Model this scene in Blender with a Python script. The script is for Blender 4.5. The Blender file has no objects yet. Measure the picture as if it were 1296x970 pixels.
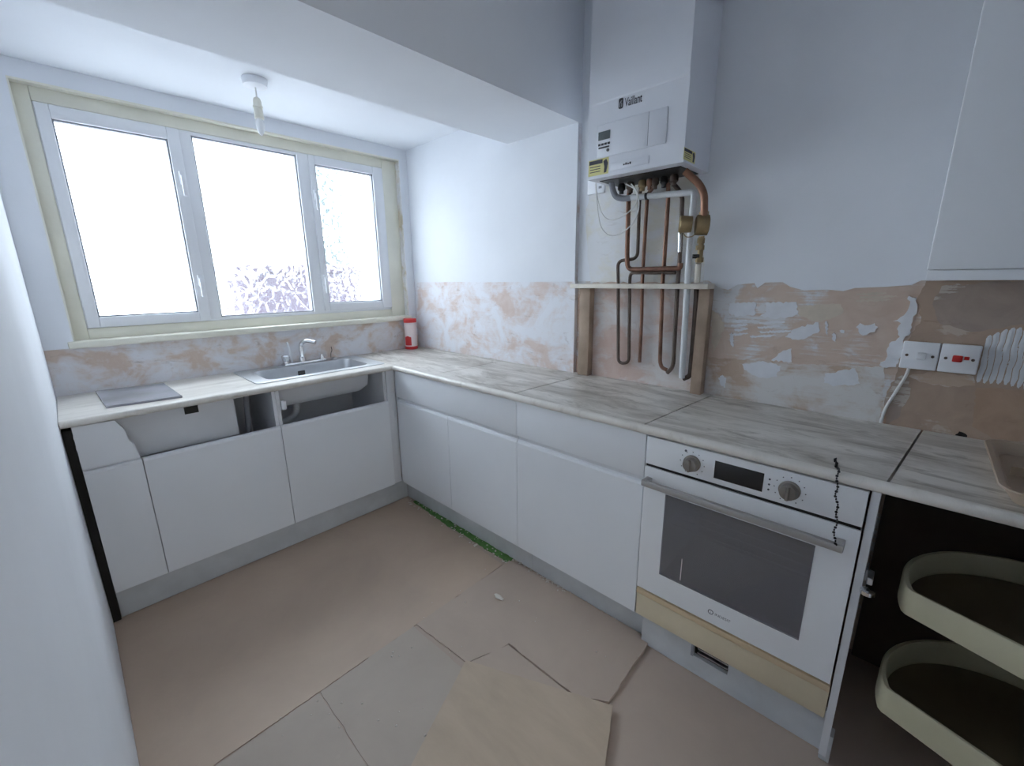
import bpy, bmesh, math, random
from mathutils import Vector, Matrix, noise as mnoise

# ------------------------------------------------------------------ camera, sky, exposure
SC = bpy.context.scene
COL = SC.collection
IMG_W, IMG_H = 1296, 970
CAM = Vector((-1.9086, -2.8384, 1.4093))
YAW, PITCH, ROLL, FPX = 0.8077, -0.2389, -0.011, 539.78
FW = Vector((math.sin(YAW)*math.cos(PITCH), math.cos(YAW)*math.cos(PITCH), math.sin(PITCH)))
_r = Vector((math.cos(YAW), -math.sin(YAW), 0)); _u = _r.cross(FW)
RT = _r*math.cos(ROLL) + _u*math.sin(ROLL)
UP = -_r*math.sin(ROLL) + _u*math.cos(ROLL)
cam_data = bpy.data.cameras.new('camera')
cam_data.sensor_width = 36.0; cam_data.sensor_fit = 'HORIZONTAL'
cam_data.lens = FPX*36.0/IMG_W; cam_data.clip_start = 0.01
cam = bpy.data.objects.new('camera', cam_data); COL.objects.link(cam)
m = Matrix((RT, UP, -FW)).transposed().to_4x4(); m.translation = CAM
cam.matrix_world = m
SC.camera = cam

world = bpy.data.worlds.new('overcast_sky'); SC.world = world; world.use_nodes = True
bg = world.node_tree.nodes['Background']
bg.inputs['Color'].default_value = (0.86, 0.93, 1.0, 1)
bg.inputs['Strength'].default_value = 5.4
vs = SC.view_settings
vs.view_transform = 'Standard'; vs.look = 'None'; vs.gamma = 1.0; vs.use_curve_mapping = False
vs.exposure = 0.80
SC.cycles.use_denoising = True
SC.cycles.max_bounces = 14; SC.cycles.diffuse_bounces = 10; SC.cycles.transparent_max_bounces = 16
SC.cycles.sample_clamp_indirect = 6.0

def at(px, py, ax, val):
    """point where the line of sight through a photo pixel meets the plane axis=val"""
    d = FW + RT*((px-IMG_W/2)/FPX) + UP*((IMG_H/2-py)/FPX)
    t = (val-CAM[ax])/d[ax]
    return CAM + d*t

# ------------------------------------------------------------------ room measures (metres)
XL = -1.986      # left wall
XA = -0.048      # alcove part of right wall
XB = -0.025      # boiler part of right wall
YW = -0.065      # window wall
YB, YF = -1.519, -1.049   # near / far face of the beam
HB, HA = 2.1286, 2.285    # beam underside, alcove ceiling
HC = 2.64
YK = -3.78       # wall behind the camera
TL = 1.3945      # top of the strip where the tiles were
H = 0.915        # worktop
ZB, ZT, ZD = 0.151, 0.6995, 0.884
XU = -1.957; X1 = -1.779; X2 = -1.239; XR = -0.63
Y1, Y2, Y3, YO, YR = -0.594, -1.088, -1.593, -2.212, -2.814
D = -0.58        # door front plane of both runs
rnd = random.Random(7)

# ------------------------------------------------------------------ materials
def lin(c):
    return tuple(((v/255)/12.92 if v/255 <= .04045 else ((v/255+.055)/1.055)**2.4) for v in c)
def nt(name):
    mt = bpy.data.materials.new(name); mt.use_nodes = True
    t = mt.node_tree; b = t.nodes['Principled BSDF']
    return mt, t, b
def N(t, typ, **kw):
    n = t.nodes.new(typ)
    for k, v in kw.items():
        if k in n.inputs: n.inputs[k].default_value = v
        else: setattr(n, k, v)
    return n
def ramp(t, src, stops):
    r = t.nodes.new('ShaderNodeValToRGB'); t.links.new(src, r.inputs[0])
    e = r.color_ramp.elements
    while len(e) < len(stops): e.new(0.5)
    for el, (p, c) in zip(e, stops):
        el.position = p; el.color = (c, c, c, 1) if isinstance(c, (int, float)) else (*c, 1)
    return r.outputs[0]
def mix(t, fac, a, b):
    n = t.nodes.new('ShaderNodeMix'); n.data_type = 'RGBA'
    for sock, v in ((n.inputs[0], fac), (n.inputs[6], a), (n.inputs[7], b)):
        if isinstance(v, (int, float)): sock.default_value = v
        elif isinstance(v, tuple): sock.default_value = (*v, 1)
        else: t.links.new(v, sock)
    return n.outputs[2]
def posn(t, sc=(1, 1, 1), loc=(0, 0, 0)):
    g = t.nodes.new('ShaderNodeNewGeometry'); mp = t.nodes.new('ShaderNodeMapping')
    mp.inputs['Scale'].default_value = sc; mp.inputs['Location'].default_value = loc
    t.links.new(g.outputs['Position'], mp.inputs[0]); return mp.outputs[0]
def noise(t, vec, scale, detail=4, rough=.55, dist=0):
    n = N(t, 'ShaderNodeTexNoise', Scale=scale, Detail=detail, Roughness=rough, Distortion=dist)
    t.links.new(vec, n.inputs['Vector']); return n.outputs['Fac']
def bump(t, b, src, strength=.2, dist=.002):
    n = N(t, 'ShaderNodeBump', Strength=strength, Distance=dist)
    t.links.new(src, n.inputs['Height']); t.links.new(n.outputs[0], b.inputs['Normal'])
def M(name, rgb, rough=.5, metal=0, var=.06, scale=6, bmp=0, bscale=60, spec=None):
    mt, t, b = nt(name); c = lin(rgb)
    v = posn(t)
    f = noise(t, v, scale)
    col = mix(t, ramp(t, f, [(.3, 0.0), (.7, 1.0)]), tuple(x*(1-var) for x in c), tuple(min(1, x*(1+var)) for x in c))
    t.links.new(col, b.inputs['Base Color'])
    b.inputs['Roughness'].default_value = rough; b.inputs['Metallic'].default_value = metal
    if spec is not None: b.inputs['Specular IOR Level'].default_value = spec
    if bmp: bump(t, b, noise(t, v, bscale), bmp)
    return mt

paint = M('white_wall_paint', (226, 229, 234), .75, var=.035, scale=2.2, bmp=.12, bscale=45)
ceil_paint = M('ceiling_paint', (228, 231, 236), .8, var=.03, scale=1.6, bmp=.1, bscale=40)
cream = M('cream_gloss_paint', (228, 226, 212), .4, var=.05)
upvc = M('white_plastic_frame', (232, 234, 238), .3, var=.02)
unit_white = M('white_cabinet_front', (222, 225, 229), .38, var=.02, scale=3)
carcass = M('white_carcass_board', (214, 216, 220), .55, var=.03)
plinth_m = M('grey_plinth', (196, 200, 204), .5, var=.09, scale=7)
boiler_m = M('boiler_enamel', (226, 229, 236), .3, var=.015)
boiler_line = M('boiler_seam_grey', (120, 124, 134), .6)
oven_m = M('oven_white_enamel', (226, 228, 231), .22, var=.01)
steel = M('brushed_steel', (190, 192, 195), .32, 1, var=.06, scale=30)
steel_sat = M('satin_sink_steel', (200, 203, 206), .38, .9, var=.05, scale=20)
chrome = M('chrome', (225, 226, 228), .12, 1, var=.02)
handle_m = M('grey_handle', (168, 166, 164), .4, .5)
knob_m = M('taupe_knob', (128, 122, 116), .35, .4)
dark = M('black_plastic', (26, 26, 28), .35)
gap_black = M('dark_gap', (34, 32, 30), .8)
lcd = M('grey_display', (88, 98, 100), .3)
ink = M('dark_grey_print', (70, 72, 80), .6)
copper = M('aged_copper', (132, 98, 82), .5, .6, var=.3, scale=18)
copper_new = M('bright_copper', (146, 108, 88), .42, .7, var=.2, scale=14)
dullcopper = M('dull_pipe', (98, 84, 76), .6, .35, var=.3, scale=20)
brass = M('aged_brass', (158, 138, 104), .45, .75, var=.2, scale=25)
pipe_white = M('white_waste_pipe', (214, 216, 218), .4, var=.06)
pipe_grey = M('grey_hose', (140, 143, 150), .6)
cable_w = M('white_cable', (226, 226, 224), .5)
oldwood = M('stained_softwood', (162, 142, 124), .75, var=.22, scale=9, bmp=.2)
ledge = M('old_white_ledge', (218, 211, 198), .6, var=.12, scale=14, bmp=.3)
wood_tan = M('pale_wood_strip', (205, 184, 152), .6, var=.06)
wood_cream = M('cream_board', (208, 196, 170), .6, var=.06)
carousel_m = M('cream_plastic_tray', (178, 173, 147), .45, var=.06)
carousel_in = M('shaded_tray_base', (92, 82, 62), .55, var=.12)  # dark brown carries the shade inside the unlit trays
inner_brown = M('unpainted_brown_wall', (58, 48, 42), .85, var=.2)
red = M('red_plastic', (196, 44, 44), .4)
label_w = M('white_label', (222, 206, 204), .5)
beige = M('beige_tray', (176, 158, 138), .5, var=.05)
yellow = M('yellow_sticker', (222, 216, 150), .5)
slab_m = M('grey_slab', (150, 151, 158), .25, var=.22, scale=5)
green_m = M('green_lino', (82, 128, 64), .8, var=.25, scale=30)
rubble = M('white_rubble', (206, 200, 192), .9, var=.12)
patch_w = M('white_adhesive', (222, 224, 228), .85, var=.05, scale=20, bmp=.4, bscale=90)
patch_c = M('cream_adhesive', (206, 194, 178), .85, var=.08, scale=20, bmp=.4, bscale=90)
bulb_m = M('opal_bulb', (236, 238, 240), .15, var=0)
garden_brick = M('purple_brick', (64, 52, 66), .9, var=.15)
concrete = M('pale_concrete', (196, 198, 200), .9)
leafy = M('dark_hedge', (70, 84, 84), .9, var=.3)

def plaster(name, base, base2, wht, cover, streak=.35, loc=(0, 0, 0), dirt=.5):
    mt, t, b = nt(name)
    v = posn(t, loc=loc)
    big = noise(t, posn(t, (1, 1, 1.4), loc), 4.2, 6, .6, .6)
    mid = noise(t, v, 11, 6, .62, .8)
    fine = noise(t, v, 60, 5, .6)
    st = noise(t, posn(t, (3, 3, 60), loc), 2.2, 3, .6)
    base_c = mix(t, ramp(t, mid, [(.35, 0.0), (.68, 1.0)]), lin(base), lin(base2))
    add = N(t, 'ShaderNodeMath', operation='ADD'); t.links.new(big, add.inputs[0])
    sm = N(t, 'ShaderNodeMath', operation='MULTIPLY'); t.links.new(st, sm.inputs[0]); sm.inputs[1].default_value = streak
    t.links.new(sm.outputs[0], add.inputs[1])
    ad2 = N(t, 'ShaderNodeMath', operation='ADD'); t.links.new(add.outputs[0], ad2.inputs[0])
    m2 = N(t, 'ShaderNodeMath', operation='MULTIPLY'); t.links.new(mid, m2.inputs[0]); m2.inputs[1].default_value = .45
    t.links.new(m2.outputs[0], ad2.inputs[1])
    c0 = .5 + streak*.5 + .225 + (0.5-cover)*.5
    mask = ramp(t, ad2.outputs[0], [(max(0, c0-.09), 0.0), (min(1, c0), .65), (min(1, c0+.1), 1.0)])
    col = mix(t, mask, base_c, lin(wht))
    # scattered brown stains with a shape of their own
    dn = noise(t, posn(t, (1, 1, 2.5), (3.1, 1.7, .4)), 7, 6, .7, 1.2)
    dm = ramp(t, dn, [(.60, 0.0), (.72, dirt)])
    col = mix(t, dm, col, lin((138, 116, 100)))
    t.links.new(col, b.inputs['Base Color']); b.inputs['Roughness'].default_value = .9
    hs = N(t, 'ShaderNodeMath', operation='ADD'); t.links.new(mask, hs.inputs[0]); t.links.new(fine, hs.inputs[1])
    bump(t, b, hs.outputs[0], .5, .002)
    return mt
pl_alcove = plaster('stripped_plaster_alcove', (216, 202, 196), (206, 184, 173), (226, 227, 232), .56, .1)
pl_boiler = plaster('stripped_plaster_boiler_wall', (208, 190, 176), (200, 177, 161), (216, 216, 217), .28, .3, (1.3, .2, .5), .25)
pl_window = plaster('stripped_plaster_window_wall', (208, 191, 178), (200, 177, 161), (222, 222, 226), .52, .06, (.4, 2.2, .1), .5)
pl_brown = plaster('brown_plaster', (184, 162, 144), (172, 151, 135), (196, 182, 170), .08, .2, (2.2, 1.2, .3), .5)
pl_low = plaster('pale_lower_plaster', (196, 176, 158), (188, 164, 144), (216, 214, 212), .5, .2, (.7, 3.2, .9), .45)
pl_panel = plaster('niche_panel_plaster', (206, 186, 176), (196, 168, 156), (214, 210, 208), .5, .1, (5.1, .3, .2), .35)

peel = plaster('peeling_cream_reveal', (206, 196, 172), (222, 214, 196), (228, 228, 230), .5, .1, (8.1, 4.3, 1.2), .3)
pl_cream = plaster('bare_cream_plaster', (224, 222, 213), (217, 213, 201), (225, 226, 228), .5, .1, (2.6, 6.1, 3.3), .25)
pl_grey = plaster('greyish_old_plaster', (176, 160, 149), (164, 149, 139), (198, 190, 182), .12, .3, (4.2, 1.9, .7), .4)
pl_brown2 = plaster('smooth_brown_plaster', (186, 160, 138), (174, 148, 128), (196, 176, 160), .1, .1, (9.2, 3.9, .2), .3)
def marble(name, sc, k=1.0, base=(220, 216, 209)):
    mt, t, b = nt(name)
    v = posn(t, sc)
    w = noise(t, v, 1.7, 9, .70, .9)
    w2 = noise(t, v, 4.2, 9, .72, .7)
    c = mix(t, ramp(t, w, [(.40, 0.0), (.64, 1.0)]), lin(base), tuple(p*k+q*(1-k) for p, q in zip(lin((160, 153, 143)), lin(base))))
    c = mix(t, ramp(t, w2, [(.52, 0.0), (.66, .8*k)]), c, lin((134, 126, 114)))
    t.links.new(c, b.inputs['Base Color']); b.inputs['Roughness'].default_value = .36
    return mt
marble_y = marble('marble_laminate_right_run', (4.2, 1.1, 1), 1.0, (218, 214, 207))
marble_x = marble('marble_laminate_left_run', (1.1, 4.2, 1), .4)
edge_m = marble('marble_laminate_edge', (3, 3, 1), .25)

def board(name, a, c2, rough=.75, sc=(1, 1, 1), speck=.4):
    mt, t, b = nt(name)
    v = posn(t, sc)
    c = mix(t, ramp(t, noise(t, v, 2.4, 6, .6, .4), [(.3, 0.0), (.7, 1.0)]), lin(a), lin(c2))
    sp = ramp(t, noise(t, v, 26, 5, .7), [(.66, 0.0), (.74, speck)])
    c = mix(t, sp, c, lin((186, 172, 158)))
    t.links.new(c, b.inputs['Base Color']); b.inputs['Roughness'].default_value = rough
    bump(t, b, noise(t, v, 70, 3), .1, .001)
    return mt
floor_m = board('brown_floor', (180, 163, 150), (168, 152, 140))
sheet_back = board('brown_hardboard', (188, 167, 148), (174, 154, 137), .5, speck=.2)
sheet_pale = board('grey_brown_hardboard', (180, 168, 156), (169, 157, 146), .7)
sheet_mid = board('pinkish_hardboard', (184, 167, 153), (172, 156, 143), .7)
sheet_ply = board('plywood_offcut', (188, 170, 151), (174, 157, 138), .75, (5, 1.4, 1))

def glass_frosted():
    mt, t, b = nt('leaf_patterned_obscure_glass')
    out = t.nodes['Material Output']; t.nodes.remove(b)
    v = posn(t)
    nz = N(t, 'ShaderNodeTexNoise', Scale=9.0, Detail=3.0); t.links.new(v, nz.inputs['Vector'])
    ad = N(t, 'ShaderNodeVectorMath', operation='MULTIPLY_ADD')
    t.links.new(nz.outputs['Color'], ad.inputs[0]); ad.inputs[1].default_value = (.07, .07, .07); t.links.new(v, ad.inputs[2])
    vo = N(t, 'ShaderNodeTexVoronoi', Scale=19.0); vo.feature = 'DISTANCE_TO_EDGE'; t.links.new(ad.outputs[0], vo.inputs['Vector'])
    pat = ramp(t, vo.outputs['Distance'], [(0.0, 0.0), (.22, 1.0)])
    bp_ = N(t, 'ShaderNodeBump', Strength=1.0, Distance=.012); t.links.new(pat, bp_.inputs['Height'])
    rf = N(t, 'ShaderNodeBsdfRefraction', Roughness=.1, IOR=1.2); t.links.new(bp_.outputs[0], rf.inputs['Normal'])
    rf.inputs['Color'].default_value = (.97, .99, 1, 1)
    tr = N(t, 'ShaderNodeBsdfTransparent'); tr.inputs[0].default_value = (.96, .98, 1, 1)
    tl = N(t, 'ShaderNodeBsdfTranslucent'); tl.inputs[0].default_value = (.9, .95, 1, 1)
    m1 = N(t, 'ShaderNodeMixShader'); m1.inputs[0].default_value = .84
    t.links.new(rf.outputs[0], m1.inputs[1]); t.links.new(tr.outputs[0], m1.inputs[2])
    m2_ = N(t, 'ShaderNodeMixShader'); t.links.new(m1.outputs[0], m2_.inputs[1]); t.links.new(tl.outputs[0], m2_.inputs[2])
    m2_.inputs[0].default_value = .03
    t.links.new(m2_.outputs[0], out.inputs[0])
    return mt
frosted = glass_frosted()
def glass_oven():
    mt, t, b = nt('smoked_oven_glass')
    out = t.nodes['Material Output']; t.nodes.remove(b)
    tr = N(t, 'ShaderNodeBsdfTransparent'); tr.inputs[0].default_value = (.62, .62, .66, 1)
    gl = N(t, 'ShaderNodeBsdfGlossy', Roughness=.08); gl.inputs[0].default_value = (.85, .88, .95, 1)
    df = N(t, 'ShaderNodeBsdfDiffuse'); df.inputs[0].default_value = (.17, .175, .195, 1)
    m1 = N(t, 'ShaderNodeMixShader'); m1.inputs[0].default_value = .6
    t.links.new(tr.outputs[0], m1.inputs[1]); t.links.new(df.outputs[0], m1.inputs[2])
    m2_ = N(t, 'ShaderNodeMixShader'); m2_.inputs[0].default_value = .1
    t.links.new(m1.outputs[0], m2_.inputs[1]); t.links.new(gl.outputs[0], m2_.inputs[2])
    t.links.new(m2_.outputs[0], out.inputs[0])
    return mt
oven_glass = glass_oven()
def glass_clear():
    mt, t, b = nt('smoked_door_glass'); out = t.nodes['Material Output']; t.nodes.remove(b)
    tr = N(t, 'ShaderNodeBsdfTransparent'); tr.inputs[0].default_value = (.57, .55, .52, 1)
    gl = N(t, 'ShaderNodeBsdfGlossy', Roughness=.02)
    fr_ = N(t, 'ShaderNodeFresnel', IOR=1.3)
    m1 = N(t, 'ShaderNodeMixShader'); t.links.new(fr_.outputs[0], m1.inputs[0])
    t.links.new(tr.outputs[0], m1.inputs[1]); t.links.new(gl.outputs[0], m1.inputs[2]); t.links.new(m1.outputs[0], out.inputs[0])
    return mt
clear_glass = glass_clear()

# ------------------------------------------------------------------ builders
WL = {}
def link(name, me, parent, center):
    o = bpy.data.objects.new(name, me); COL.objects.link(o)
    pl = WL.get(parent, Vector((0, 0, 0))) if parent else Vector((0, 0, 0))
    o.parent = parent; o.location = center - pl; WL[o] = center.copy()
    return o
def mk(name, verts, faces, mat, parent=None, smooth=False):
    vs_ = [Vector(v) for v in verts]
    lo = Vector([min(v[i] for v in vs_) for i in range(3)]); hi = Vector([max(v[i] for v in vs_) for i in range(3)])
    c = (lo+hi)/2; c.z = lo.z
    me = bpy.data.meshes.new(name); me.from_pydata([v-c for v in vs_], [], faces)
    me.materials.append(mat)
    bm = bmesh.new(); bm.from_mesh(me); bmesh.ops.recalc_face_normals(bm, faces=bm.faces); bm.to_mesh(me); bm.free()
    if smooth:
        for p in me.polygons: p.use_smooth = True
        me.set_sharp_from_angle(angle=math.radians(40))
    return link(name, me, parent, c)
def bm_obj(name, bm, mat, parent=None, smooth=True):
    bmesh.ops.recalc_face_normals(bm, faces=bm.faces)
    lo = Vector([min(v.co[i] for v in bm.verts) for i in range(3)]); hi = Vector([max(v.co[i] for v in bm.verts) for i in range(3)])
    c = (lo+hi)/2; c.z = lo.z
    for v in bm.verts: v.co -= c
    me = bpy.data.meshes.new(name); bm.to_mesh(me); bm.free(); me.materials.append(mat)
    if smooth:
        for p in me.polygons: p.use_smooth = True
        me.set_sharp_from_angle(angle=math.radians(40))
    return link(name, me, parent, c)
def add_box(bm, x0, x1, y0, y1, z0, z1, bev=0, seg=2):
    b2 = bmesh.new()
    bmesh.ops.create_cube(b2, size=1)
    for v in b2.verts:
        v.co = Vector(((x0+x1)/2+v.co.x*(x1-x0), (y0+y1)/2+v.co.y*(y1-y0), (z0+z1)/2+v.co.z*(z1-z0)))
    if bev: bmesh.ops.bevel(b2, geom=b2.edges[:], offset=bev, segments=seg, profile=.5, affect='EDGES')
    tmp = bpy.data.meshes.new('tmp'); b2.to_mesh(tmp); b2.free(); bm.from_mesh(tmp); bpy.data.meshes.remove(tmp)
def box(name, x0, x1, y0, y1, z0, z1, mat, parent=None, bev=0, seg=2):
    bm = bmesh.new(); add_box(bm, min(x0, x1), max(x0, x1), min(y0, y1), max(y0, y1), min(z0, z1), max(z0, z1), bev, seg)
    return bm_obj(name, bm, mat, parent, bev > 0)
def boxes(name, lst, mat, parent=None, bev=0):
    bm = bmesh.new()
    for l in lst: add_box(bm, *l, bev)
    return bm_obj(name, bm, mat, parent, bev > 0)
def fillet(pts, r, n=6):
    P = [Vector(p) for p in pts]; out = [P[0]]
    for i in range(1, len(P)-1):
        a, b, c = P[i-1], P[i], P[i+1]
        d1 = (a-b); d2 = (c-b); k = min(r, d1.length*.48, d2.length*.48)
        p1 = b+d1.normalized()*k; p2 = b+d2.normalized()*k
        for j in range(n+1):
            s = j/n; out.append(p1*(1-s)**2 + b*2*s*(1-s) + p2*s*s)
    out.append(P[-1]); return out
def add_tube(bm, pts, r, n=10):
    P = [Vector(p) for p in pts]; rings = []
    t0 = (P[1]-P[0]).normalized(); nrm = t0.orthogonal().normalized()
    for i, p in enumerate(P):
        a = P[max(0, i-1)]; b = P[min(len(P)-1, i+1)]; t = (b-a).normalized()
        nrm = (nrm - t*nrm.dot(t)).normalized(); bi = t.cross(nrm)
        rr = r[i] if isinstance(r, (list, tuple)) else r
        rings.append([bm.verts.new(p + (nrm*math.cos(2*math.pi*k/n)+bi*math.sin(2*math.pi*k/n))*rr) for k in range(n)])
    for A, B in zip(rings, rings[1:]):
        for k in range(n): bm.faces.new((A[k], A[(k+1) % n], B[(k+1) % n], B[k]))
    bm.faces.new(rings[0]); bm.faces.new(list(reversed(rings[-1])))
def tube(name, pts, r, mat, parent=None, fr=0, n=10):
    bm = bmesh.new(); add_tube(bm, fillet(pts, fr) if fr else pts, r, n)
    return bm_obj(name, bm, mat, parent)
def lathe(name, prof, loc, axis, mat, parent=None, n=20):
    """prof: (distance along axis, radius)"""
    ax = Vector(axis).normalized(); e1 = ax.orthogonal().normalized(); e2 = ax.cross(e1); L = Vector(loc)
    bm = bmesh.new(); rings = []
    for h, r in prof:
        rings.append([bm.verts.new(L+ax*h+(e1*math.cos(2*math.pi*k/n)+e2*math.sin(2*math.pi*k/n))*max(r, 1e-4)) for k in range(n)])
    for A, B in zip(rings, rings[1:]):
        for k in range(n): bm.faces.new((A[k], A[(k+1) % n], B[(k+1) % n], B[k]))
    bm.faces.new(rings[0]); bm.faces.new(list(reversed(rings[-1])))
    return bm_obj(name, bm, mat, parent)
def prism(name, poly, ax, a0, a1, mat, parent=None, smooth=False):
    """poly in the two other axes (in x,y,z order), extruded along axis ax"""
    def P(p, a):
        q = list(p); q.insert(ax, a); return q
    n = len(poly)
    v = [P(p, a0) for p in poly]+[P(p, a1) for p in poly]
    f = [list(range(n)), list(range(2*n-1, n-1, -1))]+[[i, (i+1) % n, n+(i+1) % n, n+i] for i in range(n)]
    return mk(name, v, f, mat, parent, smooth)
def ragged(poly, step=.008, amp=.004, seed=1, keep=()):
    r = random.Random(seed); out = []
    n = len(poly)
    for i in range(n):
        a = Vector(poly[i]); b = Vector(poly[(i+1) % n]); L = (b-a).length
        k = max(1, int(L/step)); d = (b-a)/max(L, 1e-6); nn = Vector((-d.y, d.x))
        for j in range(k):
            off = 0 if (i in keep or j == 0) else r.uniform(-amp, amp)
            out.append(tuple(a+(b-a)*(j/k)+nn*off))
    return out
def ragged_open(path, step=.01, amp=.004, seed=1):
    return ragged(list(path), step, amp, seed)[:-max(1, int((Vector(path[-1])-Vector(path[0])).length/step))] + [tuple(path[-1])]
def empty(name, loc, parent=None):
    o = bpy.data.objects.new(name, None); o.empty_display_size = .05
    COL.objects.link(o); pl = WL[parent] if parent else Vector((0, 0, 0))
    o.parent = parent; o.location = Vector(loc)-pl; WL[o] = Vector(loc); return o
def tag(o, label, cat, group=None, kind=None):
    o['label'] = label; o['category'] = cat
    if group: o['group'] = group
    if kind: o['kind'] = kind
    return o
def thing(name, loc, label, cat, group=None):
    return tag(empty(name, loc), label, cat, group)
def struct(o, label=None, cat=None):
    o['kind'] = 'structure'
    if label: o['label'] = label
    if cat: o['category'] = cat
    return o
def text_mesh(name, body, size, origin, right, up, mat, parent, depth=.0008, shear=0, xs=1.0, bold=0):
    cu = bpy.data.curves.new('txt', 'FONT'); cu.body = body; cu.size = size; cu.extrude = 0; cu.shear = shear; cu.offset = bold
    o = bpy.data.objects.new('txt', cu); COL.objects.link(o)
    bpy.context.view_layer.update()
    dg = bpy.context.evaluated_depsgraph_get()
    me = bpy.data.meshes.new_from_object(o.evaluated_get(dg))
    vsrc = [v.co.copy() for v in me.vertices]; fsrc = [list(p.vertices) for p in me.polygons]
    bpy.data.objects.remove(o); bpy.data.curves.remove(cu); bpy.data.meshes.remove(me)
    R_, U_ = Vector(right), Vector(up); O = Vector(origin); nrm = R_.cross(U_)
    vv = [O+R_*(c.x*xs)+U_*c.y+nrm*depth for c in vsrc]
    return mk(name, vv, fsrc, mat, parent)

# ------------------------------------------------------------------ room shell
struct(box('floor', XL-.1, .2, YK-.1, .2, -.1, 0, floor_m), 'brown bare floor under the loose hardboard sheets', 'floor')
struct(box('wall_left', XL-.12, XL, YK-.1, .2, 0, HC, paint), 'plain white painted wall beside the short end of the sink run', 'wall')
GX0, GX1, GZ1 = -1.95, -1.18, 2.02     # glazed door in the wall behind the camera
struct(boxes('wall_back', [(XL-.12, GX0, YK-.12, YK, 0, HC), (GX1, .2, YK-.12, YK, 0, HC), (GX0, GX1, YK-.12, YK, GZ1, HC)], paint), 'white wall with a glazed door, opposite the window', 'wall')
struct(box('light_block_pier', -1.14, -.82, YK+.001, -3.17, 0, HC, paint), 'unseen added pier blocking the door light from the corner unit', 'wall')  # out of view, added to keep door light off the carousel
gd = struct(empty('door_1', ((GX0+GX1)/2, YK-.06, 0)), 'white glazed door opposite the window', 'door')
boxes('door_frame', [(GX0, GX0+.07, YK-.10, YK-.03, 0, GZ1), (GX1-.07, GX1, YK-.10, YK-.03, 0, GZ1), (GX0+.07, GX1-.07, YK-.10, YK-.03, GZ1-.07, GZ1), (GX0+.07, GX1-.07, YK-.10, YK-.03, 0, .12)], upvc, gd)
struct(box('ceiling', XL-.12, .2, YK-.12, YB, HC, HC+.1, ceil_paint), 'white main ceiling above the boiler', 'ceiling')
struct(box('ceiling_alcove', XL-.12, .2, YF, .2, HA, HA+.1, ceil_paint), 'lower white ceiling over the window alcove', 'ceiling')
struct(box('ceiling_beam', XL, .19, YB, YF, HB, HC+.1, ceil_paint), 'boxed white beam between alcove and main ceiling', 'beam')
wa = struct(box('wall_right_alcove', XA, .2, YB+.0015, .2, 0, HA+.05, pl_alcove), 'alcove side wall with stripped plaster below white paint', 'wall')
ysm = at(600, 250, 0, XA).y
box('paint_skim', XA-.003, XA+.004, ysm, YW, TL, HA, paint, wa)
box('paint_skim', XA-.0045, XA+.004, YB+.0015, ysm, TL-.001, HA, paint, wa)
wb = struct(box('wall_right', XB, .2, YK, YB, 0, HC, pl_boiler), 'boiler wall with patchy stripped plaster below grey white paint', 'wall')
# painted upper part of the boiler wall with a ragged lower edge (photo pixels -> wall plane)
def onB(px, py, x=XB):
    p = at(px, py, 0, x); return (p.y, p.z)
zs = 4.05
fr = [(150, 62), (200, 95), (250, 110), (300, 82), (385, 75), (400, 100), (440, 72), (530, 70), (570, 95), (640, 112), (760, 108), (840, 116), (900, 100), (1040, 95), (1190, 85), (1240, 60)]
low = [onB(860+a/zs, 340+b/zs) for a, b in fr]
poly = [(YB, HC), (YB, TL)] + [(low[0][0]+.03, TL)] + low + [(YK, low[-1][1]-.005), (YK, HC)]
prism('paint_skim', poly, 0, XB-.003, XB+.004, paint, wb)
def patch(pts, mat, x0=XB, th=.002, seed=1, amp=.004, name='adhesive_patch', step=.008):
    return prism(name, ragged([onB(860+a/zs, 340+b/zs) for a, b in pts], step, amp, seed), 0, x0-th, x0+.003, mat, wb)
# brown area right of the crack, pale lower row, white adhesive left on the wall
pb = [onB(1172, 356), onB(1160, 380), onB(1166, 405), onB(1150, 430), onB(1136, 470), onB(1122, 500), onB(1116, 545)]
prism('brown_plaster_patch', ragged_open(pb, .01, .004, 3) + [(pb[-1][0], H-.02), (YK, H-.02), (YK, pb[0][1]+.01)], 0, XB-.0025, XB+.003, pl_brown, wb)
patch([(130, 455), (400, 470), (600, 490), (750, 495), (1050, 508), (1045, 640), (1025, 800), (850, 800), (640, 780), (110, 690)], pl_low, th=.0015, seed=4, amp=.003, name='pale_plaster_patch')
patch([(905, 300), (925, 280), (950, 292), (1000, 280), (1018, 300), (1000, 325), (960, 340), (925, 335)], patch_w, seed=5, th=.004)
patch([(1175, 140), (1215, 150), (1220, 200), (1195, 260), (1185, 330), (1150, 360), (1140, 440), (1110, 505), (1060, 510), (1025, 495), (1060, 460), (1075, 385), (1130, 350), (1115, 310), (1135, 280), (1095, 270), (1150, 240), (1175, 200)], patch_w, seed=6, th=.005)
patch([(255, 180), (390, 175), (388, 238), (300, 247), (258, 232)], patch_w, seed=7)
patch([(442, 175), (600, 172), (606, 232), (560, 250), (480, 257), (412, 244), (445, 222)], patch_w, seed=8)
patch([(590, 310), (712, 275), (720, 318), (650, 358), (580, 365), (540, 350)], patch_w, seed=9)
patch([(600, 192), (828, 182), (838, 228), (770, 262), (690, 272), (640, 250), (608, 235)], patch_c, seed=19, th=.0012)
patch([(165, 210), (212, 248), (230, 300), (205, 370), (170, 440)], patch_c, seed=10)
patch([(322, 490), (430, 474), (520, 500), (500, 555), (420, 560), (332, 520)], patch_w, seed=11, th=.003)
patch([(470, 470), (520, 430), (575, 410), (575, 480)], patch_w, seed=12)
patch([(745, 540), (900, 512), (925, 590), (790, 605), (740, 585)], patch_w, seed=13, th=.003)
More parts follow.
